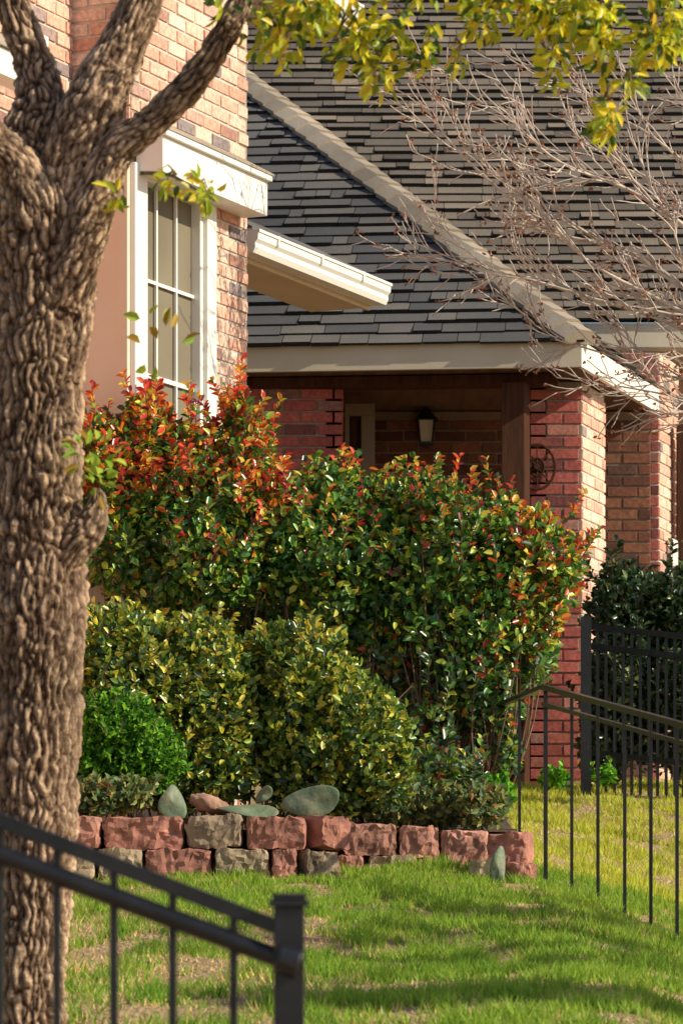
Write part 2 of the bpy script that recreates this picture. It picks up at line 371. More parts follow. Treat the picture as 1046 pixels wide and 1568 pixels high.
# ---------------------------------------------------------------- shingled roofs
def shingles(name,O,e,s,L,S,parent,clip=None,expo=.14,mat=None,tk=1.0):
    mat=mat or M['shingle']
    O=Vector(O);e=Vector(e).normalized();s=Vector(s).normalized();n=e.cross(s).normalized()
    if n.z<0:n=-n
    mb=MB(); bt=MB(); r=0; y=0
    while y<S:
        x=-random.random()*.3
        while x<L:
            w_=random.choice((.10,.14,.18,.22,.28,.34)); 
            x0,x1=max(0,x),min(L,x+w_-.005)
            if clip:
                lim=clip(y)
                x0=max(x0,lim[0]);x1=min(x1,lim[1])
            if x1-x0>.01:
                th=random.choice((.010,.022,.025,.011))*tk; dn=random.uniform(-.008,.008)
                b0=len(mb.v)
                lo=O+e*x0+s*(y-.005+dn); lo2=O+e*x1+s*(y-.005+dn)
                hi=O+e*x0+s*(y+expo+.014); hi2=O+e*x1+s*(y+expo+.014)
                A=[lo+n*(th+.006),lo2+n*(th+.006),hi2+n*.001,hi+n*.001]
                mb.v+=A; mb.f.append((b0,b0+1,b0+2,b0+3))
                b1_=len(bt.v); bt.v+=[lo,lo2,hi2,hi]+A
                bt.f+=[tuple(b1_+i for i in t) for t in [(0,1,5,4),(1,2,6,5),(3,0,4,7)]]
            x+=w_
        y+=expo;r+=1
    bt.obj(name+'_butts',M['butt_shade'],parent)
    return mb.obj(name,mat,parent)
K=Vector((1.495,22.0,5.09)); Kl=Vector((-1.0,22.25,5.09))
hipd=Vector((-2.17,3.46,2.42))
e=(K-Kl).normalized(); back=Vector((-e.y,e.x,0)); s=(back*1+UP*(2.42/hipd.dot(back))).normalized()
Lf=(K-Kl).length; ha=hipd.dot(e); hs=hipd.dot(s)
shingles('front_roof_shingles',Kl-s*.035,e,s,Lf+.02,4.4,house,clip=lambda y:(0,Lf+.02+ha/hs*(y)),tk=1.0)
mb=MB(); top=K+hipd*1.02
mb.poly([Kl-UP*.012,K-UP*.012,top-UP*.012,top-e*3-UP*.012]); 
ed=Vector((.31,.951,0))
Kr=K+ed*2.2
mb.poly([K-UP*.012,Kr-UP*.012,Kr+hipd*1.0-UP*.012+ed*.6,top-UP*.012]); mb.obj('roof_deck',M['butt_shade'],house)
s2=hipd-ed*hipd.dot(ed); s2.normalize()
ho=hipd.dot(ed)/hipd.dot(s2)
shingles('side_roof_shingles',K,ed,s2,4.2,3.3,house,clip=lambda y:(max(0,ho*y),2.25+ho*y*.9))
mb=MB(); hn=hipd.normalized(); Lh=hipd.length*1.02; y=0
nf=e.cross(s).normalized(); nf=nf if nf.z>0 else -nf
ns=ed.cross(s2).normalized(); ns=ns if ns.z>0 else -ns
wl=hn.cross(nf).normalized(); wl=wl if wl.x<0 else -wl
wr=hn.cross(ns).normalized(); wr=wr if wr.x>0 else -wr
while y<Lh:
    p0=K+hn*(y-.02); p1=K+hn*(y+.19); hh=.052+random.random()*.008; W=.13
    b0=len(mb.v); c=(nf+ns).normalized()
    for p,q in ((p0,hh),(p1,.036)):
        mb.v+=[p+wl*W+nf*q,p+wl*.05+c*(q+.03),p+wr*.05+c*(q+.03),p+wr*W+ns*q]
        mb.v+=[p+wl*W+nf*(q-.03),p+wr*W+ns*(q-.03)]
    mb.f+=[(b0+0,b0+1,b0+7,b0+6),(b0+1,b0+2,b0+8,b0+7),(b0+2,b0+3,b0+9,b0+8),(b0+4,b0+0,b0+6,b0+10),(b0+3,b0+5,b0+11,b0+9),(b0+4,b0+5,b0+3,b0+2,b0+1,b0+0)]
    y+=.17
mb.obj('hip_cap',M['hipcap'],house)
E0=Vector((-2.2,25,5.71)); 
shingles('main_roof_shingles',E0-Vector((0,.03,0)),(1,0,0),Vector((0,1,.7)),6.5,8.2,house,expo=.155,tk=1.2,mat=M['shingle_lit'])
mb=MB(); mb.poly([E0-UP*.015,E0+Vector((6.5,0,-.015)),E0+Vector((6.5,7.5,5.25-.015)),E0+Vector((0,7.5,5.25-.015))]); mb.obj('main_roof_deck',M['butt_shade'],house)
mb=MB(); mb.box(Kl-UP*.175,e*(Lf-.0),UP*.163,-back*-.03); mb.obj('porch_fascia',M['fascia_shade'],house,bevel=.002)
mb=MB(); ns2=Vector((ed.y,-ed.x,0))
mb.box(K-UP*.175+e*.002,ed*2.15,UP*.163,-ns2*.03); mb.obj('side_fascia',M['white'],house,bevel=.002)
mb=MB(); mb.box((.8,25.0,5.52),(3.6,0,0),(0,.03,0),(0,0,.17)); mb.obj('main_fascia',M['fascia_shade'],house,bevel=.002)
mb=MB(); mb.box((.8,25.035,5.50),(3.6,0,0),(0,.7,0),(0,0,.02)); mb.obj('main_soffit',M['soffit'],house)
mb=MB(); mb.poly([Kl+back*.03-UP*.16,K+back*.03-ns2*.035-UP*.16,Kr-ns2*.035-UP*.16,Vector((-1,24.5,4.93))]); mb.obj('porch_ceiling',M['ceil'],house)
mb=MB(); mb.box(P(372,0,22.5).xy.to_3d()+UP*4.86,e*2.0,back*.2,UP*.06)
mb.obj('porch_beam',M['wood'],house)
def XF(px,d): return (px-CX)/F*d
gh_=2.2
brick_wall('porch_left_wall',(XF(360,22.55),22.55,gh_),(1,0,0),XF(523,22.55)-XF(360,22.55),2.72,M['brick_red_shaded'],house,(0,-1,0),mort=M['mortar_shade'])
brick_wall('porch_left_return',(XF(523,22.55)-.0,22.55,gh_),(0,1,0),1.4,2.72,M['brick_red_shaded'],house,(1,0,0),mort=M['mortar_shade'])
brick_wall('porch_back_wall',(XF(500,24),24.0,gh_),(1,0,0),2.2,2.72,M['brick_brown'],house,(0,-1,0),mort=M['mortar_shade'])
mb=MB(); x0=XF(528,23.2);x1=XF(574,23.2)
mb.box((x0,23.2,gh_),(.03,0,0),(0,.1,0),(0,0,2.58)); mb.box((x1-.09,23.2,gh_),(.09,0,0),(0,.1,0),(0,0,2.58)); mb.box((x0,23.198,gh_+2.58),(x1-x0,0,0),(0,.11,0),(0,0,.08))
mb.obj('door_frame',M['dframe'],house,bevel=.004)
mb=MB(); mb.box((x0+.03,23.24,gh_),(x1-x0-.12,0,0),(0,.03,0),(0,0,2.58)); mb.obj('front_door',M['wood'],house)
mb=MB(); xp=XF(767,22.25); mb.box((xp,22.25,gh_),(.15,0,0),(.04,.145,0),(0,0,2.66)); mb.obj('porch_post',M['wood'],house,bevel=.006)
xc0=XF(812,22.6);xc1=XF(890,22.6)
brick_wall('column_front',(xc0,22.6,gh_-.15),(1,0,0),xc1-xc0,2.86,M['brick_red_shaded'],house,(0,-1,0),mort=M['mortar_shade'])
brick_wall('column_side',(xc1,22.6,gh_-.15),ed,.60,2.86,M['brick_tan_lit'],house,ns2)
brick_wall('column_left',(xc0,23.2,gh_-.15),(0,-1,0),.6,2.86,M['brick_red_shaded'],house,(-1,0,0))
mb=MB(); mb.box((xc0-.03,22.55,gh_-.2),(xc1-xc0+.08,0,0),(0,.04,0),(0,0,.28)); mb.obj('column_plinth',M['concrete'],house,bevel=.01)
xw0=XF(926,24.5);xw1=XF(1008,24.5)
brick_wall('right_pier_front',(xw0,24.5,gh_),(1,0,0),xw1-xw0,3.2,M['brick_red_shaded'],house,(0,-1,0))
brick_wall('right_pier_side',(xw1,24.5,gh_),ed,.6,3.2,M['brick_tan_lit'],house,ns2)
brick_wall('rear_wall',(XF(880,25.7),25.7,gh_),(1,0,0),3.4,3.3,M['brick_tan_lit'],house,(0,-1,0))
mb=MB(); mb.box((XF(1037,24.8),24.8,gh_),(.3,0,0),(0,.1,0),(0,0,2.75)); mb.obj('side_door',M['wood'],house)
mb=MB(); pm=Vector((xw1,24.5,0))+ed*.2+UP*(CAMZ+(HZ-868)/F*24.7)+ns2*.012
mb.box(pm,ed*.25,ns2*.05,UP*.2); mb.obj('electric_meter',M['white'],house,bevel=.02)
mb=MB(); mb.box((-2.2,25.9,2.2),(6.5,0,0),(0,6,0),(0,0,3.3)); mb.obj('house_body',M['brick_brown'],house)
lan=MB(); lx,ly,lz=P(652,655,23.9)
lanp=empty('wall_lantern')
lan.box((lx-.035,ly+.05,lz-.06),(.07,0,0),(0,.04,0),(0,0,.2))
lan.tube([(lx,ly+.06,lz+.1),(lx,ly,lz+.17),(lx,ly-.05,lz+.16),(lx,ly-.06,lz+.1)],.01,6)
for sx in(-1,1):
    for sy in(-1,1):
        lan.tube([(lx+sx*.058,ly-.06+sy*.058,lz+.04),(lx+sx*.042,ly-.06+sy*.042,lz-.11)],.006,5)
cN=Vector((lx,ly-.06,lz))
def frus(mb,c,r0,z0,r1,z1,seg=4,rot=math.pi/4):
    b0=len(mb.v)
    for r_,z in((r0,z0),(r1,z1)):
        for k_ in range(seg):
            w_=rot+2*math.pi*k_/seg; mb.v.append(Vector((c.x+math.cos(w_)*r_,c.y+math.sin(w_)*r_,c.z+z)))
    for k_ in range(seg): mb.f.append((b0+k_,b0+(k_+1)%seg,b0+seg+(k_+1)%seg,b0+seg+k_))
    mb.f.append(tuple(b0+k_ for k_ in range(seg))[::-1]); mb.f.append(tuple(b0+seg+k_ for k_ in range(seg)))
frus(lan,cN,.11,.04,.03,.11); frus(lan,cN,.03,.11,.012,.14); frus(lan,cN,.065,-.125,.065,-.108); frus(lan,cN,.02,-.15,.04,-.126)
lan.obj('lantern_body',M['black'],lanp)
g2=MB(); frus(g2,cN,.048,-.105,.066,.038); g2.obj('lantern_panes',M['lglass'],lanp)
wh=empty('iron_wheel_ornament'); mb=MB(); c=P(822,715,22.56)
for R,r_ in((.115,.009),(.045,.007)):
    mb.tube([c+Vector((math.cos(a_)*R,0,math.sin(a_)*R*1.25)) for a_ in np.linspace(0,2*math.pi,33)],r_,6,cap=False)
for k_ in range(8):
    a_=k_*math.pi/4; mb.tube([c,c+Vector((math.cos(a_)*.115,0,math.sin(a_)*.115*1.25))],.005,5)
mb.tube([c+Vector((0,-.03,0)),c+Vector((0,.03,0))],.02,10)
mb.obj('wheel',M['wood'],wh)
# ---------------------------------------------------------------- live oak
def catmull(pts,n):
    out=[];m_=len(pts)
    for i in range(m_-1):
        p0=pts[max(i-1,0)];p1=pts[i];p2=pts[i+1];p3=pts[min(i+2,m_-1)]
        for k_ in range(n):
            t=k_/n; out.append(tuple(.5*((2*p1[j])+(-p0[j]+p2[j])*t+(2*p0[j]-5*p1[j]+4*p2[j]-p3[j])*t*t+(-p0[j]+3*p1[j]-3*p2[j]+p3[j])*t**3) for j in range(len(p1))))
    out.append(tuple(pts[-1])); return out
def bark_tube(mb,ctrl,seg,n,amp=.02,sc=1.0):
    pts=catmull(ctrl,n); n0=len(mb.v); prev=None; cum=0; lastp=None
    for i,q in enumerate(pts):
        p=Vector(q[:3]); a_=Vector(pts[min(i+1,len(pts)-1)][:3])-Vector(pts[max(i-1,0)][:3]); t=a_.normalized()
        if lastp is not None: cum+=(p-lastp).length
        lastp=p
        A=Vector((0,1,0)) if prev is None else prev
        A=(A-t*A.dot(t)).normalized(); prev=A; Bv=t.cross(A)
        for k_ in range(seg):
            w_=2*math.pi*k_/seg; d=A*math.cos(w_)+Bv*math.sin(w_)
            wv=p+d*q[3]
            # bark coordinates: around the limb and along its length
            rr=max(.03,q[3]); ax=Vector((math.cos(w_)*rr,math.sin(w_)*rr,0)); 
            lc=Vector((ax.x,ax.y,cum))
            wp=Vector((noise.noise(lc*14),noise.noise(lc*14+Vector((7,3,1))),noise.noise(lc*14+Vector((1,9,4)))))
            pp=Vector((ax.x*50*sc,ax.y*50*sc,cum*11*sc))+wp*1.1
            ds,_=noise.voronoi(pp)
            cr=min(1,(ds[1]-ds[0])*1.8)
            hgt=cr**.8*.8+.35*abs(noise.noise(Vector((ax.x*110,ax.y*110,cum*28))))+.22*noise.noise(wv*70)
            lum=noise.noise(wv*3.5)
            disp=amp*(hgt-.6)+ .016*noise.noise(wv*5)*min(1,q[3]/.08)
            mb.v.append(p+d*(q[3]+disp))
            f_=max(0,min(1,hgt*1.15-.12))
            base=Vector((.045,.020,.012)).lerp(Vector((.62,.43,.29)),f_)  # furrows dark and plates pale: crevice shade painted into the colour
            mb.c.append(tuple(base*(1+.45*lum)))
    for i in range(len(pts)-1):
        for k_ in range(seg):
            k2=(k_+1)%seg; mb.f.append((n0+i*seg+k_,n0+i*seg+k2,n0+(i+1)*seg+k2,n0+(i+1)*seg+k_))
TD=9.7; OD=9.5
def T(px,py,wpx,dd=0):
    p=P(px,py,TD+dd*.75); return (p.x,p.y,p.z,wpx/2/F*(TD+dd*.75))
tree=empty('live_oak_tree')
mb=MB()
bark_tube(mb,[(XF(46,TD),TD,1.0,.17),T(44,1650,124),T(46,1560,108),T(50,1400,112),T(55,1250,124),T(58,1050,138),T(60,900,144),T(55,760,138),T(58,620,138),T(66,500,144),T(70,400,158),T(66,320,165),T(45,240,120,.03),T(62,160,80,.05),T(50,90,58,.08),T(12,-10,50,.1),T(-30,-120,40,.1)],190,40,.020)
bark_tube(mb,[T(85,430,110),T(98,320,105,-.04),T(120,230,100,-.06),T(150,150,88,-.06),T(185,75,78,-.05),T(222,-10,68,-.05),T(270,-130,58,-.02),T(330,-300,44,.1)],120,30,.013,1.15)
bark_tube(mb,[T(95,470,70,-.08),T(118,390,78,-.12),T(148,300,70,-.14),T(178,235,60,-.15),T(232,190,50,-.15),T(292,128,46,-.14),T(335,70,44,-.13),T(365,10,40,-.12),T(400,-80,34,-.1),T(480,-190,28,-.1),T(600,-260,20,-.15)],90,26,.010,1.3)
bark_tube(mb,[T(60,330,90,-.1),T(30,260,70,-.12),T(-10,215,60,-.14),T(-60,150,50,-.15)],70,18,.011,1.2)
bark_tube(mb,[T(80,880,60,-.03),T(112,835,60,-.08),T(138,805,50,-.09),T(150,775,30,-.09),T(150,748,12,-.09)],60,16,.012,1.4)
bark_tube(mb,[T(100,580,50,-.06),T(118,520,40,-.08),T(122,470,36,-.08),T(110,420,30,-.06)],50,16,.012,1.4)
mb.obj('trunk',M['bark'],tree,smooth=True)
mb=MB()
def limb(mb,pts,r0,r1,seg=7,n=6,col=None):
    q=catmull([tuple(p) for p in pts],n); m_=len(q)
    mb.tube([Vector(a_) for a_ in q],[r0+(r1-r0)*i/(m_-1) for i in range(m_)],seg,col=col)
    return q
barkc=(.22,.16,.11)
def Q(px,py): return P(px,py,OD+.1)
for pts,r0,r1 in [
  ([Q(600,-260),Q(760,-230),Q(900,-160),Q(1060,-120)],.018,.010),
  ([Q(600,-260),Q(600,-140),Q(560,-40),Q(520,40)],.012,.003),
  ([Q(480,-190),Q(470,-80),Q(440,0),Q(430,70)],.010,.003),
  ([Q(760,-230),Q(770,-90),Q(800,10),Q(850,100)],.010,.003),
  ([Q(900,-160),Q(900,-40),Q(915,80),Q(930,180)],.010,.003),
  ([Q(700,-230),Q(700,-100),Q(640,-10),Q(610,70)],.009,.002),
  ([Q(1000,-140),Q(1010,-20),Q(1000,60)],.009,.002),
  ([Q(215,265),Q(260,268),Q(300,290),Q(330,308)],.006,.002)]:
    limb(mb,pts,r0,r1,col=barkc)
mb.obj('limbs',M['bark'],tree,smooth=True)
def unit(a): return a/np.maximum(1e-9,np.linalg.norm(a,axis=1,keepdims=True))
def leaves(name,C,A,Nn,Ln,Wd,cols,mat,parent=None,fold=.25):
    A=unit(A); S=unit(np.cross(A,Nn)); Nn=np.cross(S,A)
    Ln=Ln[:,None];Wd=Wd[:,None]
    tipd=-Nn*Ln*.15
    b=C; t=C+A*Ln+tipd
    l1=C+A*Ln*.3+S*Wd*.46+Nn*Wd*fold; l2=C+A*Ln*.68+S*Wd*.42+Nn*Wd*fold*.8
    r1=C+A*Ln*.3-S*Wd*.46+Nn*Wd*fold; r2=C+A*Ln*.68-S*Wd*.42+Nn*Wd*fold*.8
    V=np.stack([b,r1,r2,t,l2,l1],1).reshape(-1,3)
    i=np.arange(len(C))[:,None]*6
    Fq=np.concatenate([i+np.array([[0,1,2,3]]),i+np.array([[0,3,4,5]])],0)
    return np_mesh(name,V,Fq,mat,parent,cols=np.repeat(np.minimum(cols,.8),6,0))
def rdir(n): return unit(rng.normal(size=(n,3)))
def pick(pal,n,wts=None):
    pal=np.array(pal); wts=None if wts is None else np.array(wts)/sum(wts)
    c=pal[rng.choice(len(pal),n,p=wts)]
    return c*(.75+.5*rng.random((n,1)))
YG=[(.52,.52,.03),(.74,.60,.04),(.32,.40,.03),(.07,.13,.03),(.76,.54,.05)]
Cc=[];Aa=[]
cl=[(470,15,42,45,60),(540,60,45,50,80),(580,110,24,34,36),(600,40,34,34,40),(430,60,30,40,34),(500,-10,60,35,60),
    (700,88,14,24,10),(660,60,12,10,8),(640,88,18,14,20),(740,20,40,34,60),(830,15,60,38,90),(850,90,18,50,36),(920,60,28,60,70),(930,180,16,42,46),(960,130,20,14,14),(1000,60,30,40,60),(900,20,60,40,80),(1030,30,30,50,70),(780,-30,90,30,80),(650,-30,60,25,50),
    (395,40,25,40,26),(310,296,28,20,22),(262,278,26,12,10),(340,5,18,18,12),(180,300,14,12,5)]
for (px,py,rx,ry,nn) in cl:
    nn=int(nn*1.5)
    p=P(px,py,OD); q=rdir(nn)*(rng.random((nn,1))**.5)
    Cc.append(np.array(p)[None]+q*np.array([rx/F*OD,.14,ry/F*OD])[None])
    Aa.append(q*1.0+rng.normal(size=(nn,3))*.5+np.array([0,0,-.35]))
Cc=np.concatenate(Cc);Aa=np.concatenate(Aa);n_=len(Cc)
leaves('leaves',Cc,Aa,rdir(n_)+np.array([.8,-.5,.5]),.032+.024*rng.random(n_),.015+.010*rng.random(n_),pick(YG,n_,[3,2.6,2.8,2.4,1.2]),leafmat('oak_leaf',.35,.5,.5),tree)
mb=MB()
for (px,py,rx,ry,nn) in cl:
    p=P(px,py,OD)
    for k_ in range(4):
        a_=p+Vector((random.uniform(-1,1)*rx/F*9,random.uniform(-.1,.1),random.uniform(-1,1)*ry/F*9))
        b_=p+Vector((random.uniform(-1,1)*.02,0,ry/F*OD*.9))
        mb.tube([b_,(a_+b_)/2+Vector((0,0,.02)),a_],[.003,.0022,.0012],4)
mb.obj('twigs',M['stem'],tree)
Cc=[];Aa=[]
for px,py,rx,ry,nn in [(150,735,26,30,14),(128,700,18,26,9),(150,690,40,30,9),(245,530,50,45,8),(183,310,10,20,5),(225,490,12,14,3)]:
    p=P(px,py,OD); q=rdir(nn); Cc.append(np.array(p)[None]+q*np.array([rx/F*OD,.06,ry/F*OD])*.8); Aa.append(q+np.array([0,0,.2]))
Cc=np.concatenate(Cc);Aa=np.concatenate(Aa);n_=len(Cc)
leaves('trunk_sprouts',Cc,Aa,rdir(n_)+np.array([.4,-.6,.5]),.034+.02*rng.random(n_),.02+.008*rng.random(n_),pick([(.26,.42,.04),(.38,.50,.06),(.4,.26,.04)],n_),M['leafm'],tree)
# ---------------------------------------------------------------- shrubs
GAIN=2.15
def shrub(name,clumps,dens,Ls,pal_fn,mat,parent,shoots=0,jit=.15,up=.4,gain=GAIN,shl=(.08,.26)):
    Cc=[];Aa=[];Nn=[];T_=[]
    for ci,(px,py,d,rx,ry,rd) in enumerate(clumps):
        c=np.array(P(px,py,d)); R=np.array([rx/F*d,rd,ry/F*d])
        area=4*math.pi*((R[0]*R[2])**.8+(R[0]*R[1])**.8+(R[1]*R[2])**.8)/3
        n=int(area*dens); q=rdir(n)
        lump=np.array([noise.noise(Vector(v)*2.2+Vector((ci*7,0,0)))+.6*noise.noise(Vector(v)*5+Vector((0,ci*3,0))) for v in q])
        rr=(1+.38*lump)*(1-np.abs(rng.normal(size=n))*jit)
        rr=np.clip(rr,.2,1.4)
        Cc.append(c+q*R*rr[:,None]); 
        nrm=unit(q/R)
        Aa.append(nrm*.6+rng.normal(size=(n,3))*.6+np.array([0,0,up])); Nn.append(nrm+rng.normal(size=(n,3))*.55+np.array([0,0,.3]))
        T_.append(rr*.0)
    C=np.concatenate(Cc);A=np.concatenate(Aa);Nv=np.concatenate(Nn);tip=np.concatenate(T_)
    if shoots:
        sc=[];sa=[];sn=[];st=[];smb=MB()
        for ci,(px,py,d,rx,ry,rd) in enumerate(clumps):
            c=P(px,py,d); R=Vector((rx/F*d,rd,ry/F*d))
            for k_ in range(int(shoots*(rx*ry)/8000)+2):
                dr=Vector(rdir(1)[0]); dr.z=abs(dr.z)*1.1-.15; dr.y=-abs(dr.y) if random.random()<.6 else dr.y; dr.normalize()
                p=c+Vector((dr.x*R.x,dr.y*R.y,dr.z*R.z))*.9
                gd=(dr*.7+Vector((random.uniform(-.3,.3),random.uniform(-.3,.3),.9))).normalized()
                ln=random.uniform(*shl); m_=int(ln/.011)
                q=p+gd*ln; smb.tube([p,p+gd*ln*.5,q],[.003,.0025,.0015],4)
                for j_ in range(m_):
                    f_=j_/m_; b_=p+gd*ln*f_
                    a_=Vector(rdir(1)[0]); a_=(a_-gd*a_.dot(gd)).normalized()+gd*(.5+.5*f_)
                    sc.append(b_);sa.append(a_);sn.append(gd+Vector(rdir(1)[0])*.5);st.append(.45+.55*f_)
        smb.obj('shoots',M['stem'],parent)
        C=np.concatenate([C,np.array([tuple(v) for v in sc])]);A=np.concatenate([A,np.array([tuple(v) for v in sa])]);Nv=np.concatenate([Nv,np.array([tuple(v) for v in sn])]);tip=np.concatenate([tip,np.array(st)])
    n=len(C); ls=Ls*(.65+.7*rng.random(n))
    leaves(name,C,A,Nv,ls,ls*(.5+.15*rng.random(n)),pal_fn(C,tip)*gain,mat,parent)
    return n
def pal_box(C,tip):
    n=len(C); dk=pick([(.015,.038,.012),(.035,.075,.018),(.07,.115,.02),(.13,.17,.025)],n,[3,4,3,2])
    lt=pick([(.25,.23,.03),(.34,.28,.035),(.17,.21,.03)],n)  # yellow of sunlit tips painted into the leaf colour
    m_=(rng.random(n)<np.where(tip>0,.78,.32))[:,None]
    return np.where(m_,lt,dk)
def pal_bright(C,tip):
    return pick([(.04,.12,.010),(.08,.20,.012),(.02,.07,.010),(.14,.28,.02)],len(C))
def pal_rose(C,tip):
    n=len(C); d=C[:,1]; py=HZ-(C[:,2]-CAMZ)/d*F; px=CX+C[:,0]/d*F
    nz=np.array([noise.noise(Vector(v)*3.2) for v in C])
    hi=np.clip((890-py)/260,0,1)
    red=.02+.09*hi+.5*tip*hi+.3*tip*np.clip((px-700)/150,0,1)+np.clip(nz-.08,0,1)*1.4*(hi*.8+.25)
    red+=np.where((px>780)&(py<980),.14,0)+np.where((px<440)&(py<760),.27,0)
    g_=pick([(.015,.045,.014),(.028,.08,.018),(.05,.125,.02),(.10,.18,.025),(.20,.25,.03),(.30,.29,.035)],n,[3.4,4.2,3.8,3.2,2.2,1.5])
    low=(py>1000)&(rng.random(n)<.5); g_=np.where(low[:,None],pick([(.03,.06,.035),(.06,.105,.05),(.11,.155,.075)],n),g_)
    r_=pick([(.28,.025,.02),(.38,.05,.02),(.46,.13,.02),(.40,.24,.03),(.13,.018,.025)],n,[3,3.4,3.2,2.8,2])
    return np.where((rng.random(n)<red)[:,None],r_,g_)
bx=empty('boxwood_shrub')
shrub('leaves',[(240,1085,17.0,115,120,.36),(180,1000,17.1,78,72,.3),(335,1050,17.0,66,78,.3),(270,1180,16.9,110,60,.3),(345,1130,16.9,50,95,.25),(170,1120,17.0,60,110,.3),(300,985,17.1,50,40,.25)],2300,.040,pal_box,M['leaf'],bx,shoots=14,jit=.18,shl=(.05,.12))
bx2=empty('boxwood_shrub')
shrub('leaves',[(475,1050,17.0,70,88,.33),(545,1125,16.9,72,85,.3),(500,1170,16.95,95,82,.3),(435,1120,17.0,40,110,.28),(588,1185,16.9,42,66,.2),(430,1000,17.05,40,40,.2)],2300,.040,pal_box,M['leaf'],bx2,shoots=14,jit=.18,shl=(.05,.12))
bb_=empty('bright_green_shrub')
shrub('leaves',[(190,1130,16.5,62,62,.2),(145,1165,16.55,40,50,.2),(240,1165,16.55,42,45,.18),(160,1100,16.5,36,34,.15)],3000,.032,pal_bright,M['leafm'],bb_,shoots=34,jit=.3,shl=(.04,.13),gain=1.7)
rose=empty('red_tip_shrub')
rc=[(200,745,18.2,70,80,.35),(160,690,18.1,45,50,.3),(225,650,18.2,38,45,.25),(290,710,18.3,55,55,.3),(375,700,18.3,42,70,.25),(365,635,18.3,20,34,.15),
    (300,800,18.2,110,90,.4),(400,790,18.2,70,75,.4),(190,850,18.2,60,60,.35),(330,870,18.0,80,60,.35),(450,850,18.2,80,80,.4),
    (500,770,18.3,50,55,.35),(520,900,18.2,80,100,.4),(585,790,18.4,50,62,.35),(650,800,18.4,60,72,.4),(620,900,18.2,90,100,.4),(700,870,18.2,90,100,.42),
    (760,830,18.3,66,66,.38),(815,860,18.2,60,70,.38),(855,885,18.1,34,44,.25),(780,950,18.1,75,75,.35),(700,1000,18.1,90,85,.38),(815,1000,18.1,36,55,.22),(745,1070,18.1,52,60,.3),(660,1090,18.1,50,60,.3),(600,1010,18.2,60,80,.3),
    (660,1190,17.6,46,40,.2),(720,1225,17.4,42,34,.18),(640,1240,17.2,38,24,.14),(270,940,18.1,70,36,.25),(775,1150,18.0,20,30,.12),
    (180,970,18.9,90,60,.25),(330,980,18.9,90,70,.25),(450,990,18.9,90,80,.25),(570,1080,18.9,90,90,.25)]
shrub('leaves',rc,1000,.046,pal_rose,M['leaf'],rose,shoots=28,jit=.25)
mb=MB()
for k_ in range(170):
    px=random.choice((random.uniform(600,800),random.uniform(170,560),random.uniform(640,800)))
    bx_=P(min(760,max(200,px*.7+690*.3)) if px>560 else px,1235,18.1); bx_.z=1.95
    tx=P(px+random.uniform(-60,70),random.uniform(820,1020),18.1+random.uniform(-.3,.3))
    mid=(bx_+tx)/2+Vector((random.uniform(-.08,.08),random.uniform(-.14,.08),0))
    limb(mb,[bx_,mid,tx],.007,.003,5,4)
mb.obj('stems',M['stem'],rose)
mb=MB()
for k_ in range(60):
    px=random.choice((random.uniform(150,380),random.uniform(420,600)))
    b_=P(px,1240,17.1); b_.z=1.9; limb(mb,[b_,P(px+random.uniform(-30,30),1120,17.05),P(px+random.uniform(-50,50),1050,17.1)],.006,.002,5,3)
mb.obj('stems',M['stem'],bx)
gc_=empty('ground_cover_plant')
shrub('leaves',[(150,1222,16.3,40,24,.12),(200,1215,16.35,30,22,.1),(600,1245,16.9,40,15,.12),(670,1238,16.9,45,26,.12),(735,1235,16.8,40,30,.12),(120,1230,16.3,22,20,.1)],2200,.04,lambda C,t:pick([(.10,.15,.06),(.2,.21,.07),(.30,.28,.09),(.07,.11,.05),(.25,.10,.05)],len(C),[3,3,2,3,.6]),M['leafm'],gc_,shoots=5,jit=.25,shl=(.04,.1),gain=1.5)
# ---------------------------------------------------------------- raised bed
V=[];Fc=[]
xs2=np.linspace(-1.9,.86,40);ys2=np.linspace(16.0,22,50)
for y in ys2:
    for x in xs2:
        yf=16.62 if x>-.02 else 15.98
        V.append((x,max(y,yf),1.885+.02*noise.noise(Vector((x*5,y*5,0)))+max(0,(y-17))*.07))
for j_ in range(49):
    for i in range(39): Fc.append((j_*40+i,j_*40+i+1,(j_+1)*40+i+1,(j_+1)*40+i))
mesh_obj('flower_bed_soil',V,Fc,M['soil'],smooth=True)
def block(mb,c,ux,L_,H_,D_):
    ux=Vector(ux).normalized(); uy=Vector((-ux.y,ux.x,0))
    n=(14,6,8); idx={}; sd_=random.random()*50
    tilt=random.uniform(-.03,.03)
    def vert(i,j_,k_):
        key=(i,j_,k_)
        if key in idx: return idx[key]
        a_,b_,c_=i/n[0]*2-1,j_/n[1]*2-1,k_/n[2]*2-1
        q=1-.05*(abs(a_)**7*abs(c_)**7)-.05*(abs(a_*b_)**5)
        lo=Vector((a_*L_/2*q,b_*D_/2*q,c_*H_/2*(1-.05*(abs(a_)**8+abs(b_)**6)/2)+a_*tilt*.2))
        w_=c+ux*lo.x+uy*lo.y+UP*lo.z
        nn_=noise.noise_vector(w_*12+Vector((sd_,0,0)))*.018+noise.noise_vector(w_*34)*.013+noise.noise_vector(w_*80)*.006
        fr=1 if j_==0 else .4
        w_=w_+nn_*fr; mb.v.append(w_); idx[key]=len(mb.v)-1; return idx[key]
    for ax in range(3):
        o1,o2=[q for q in range(3) if q!=ax]
        for side in (0,n[ax]):
            for a_ in range(n[o1]):
                for b_ in range(n[o2]):
                    qs=[]
                    for da,db in((0,0),(1,0),(1,1),(0,1)):
                        kk=[0,0,0];kk[ax]=side;kk[o1]=a_+da;kk[o2]=b_+db; qs.append(vert(*kk))
                    if (side==0)^(ax==1): qs=qs[::-1]
                    mb.f.append(tuple(qs))
mb=MB(); BH=.15
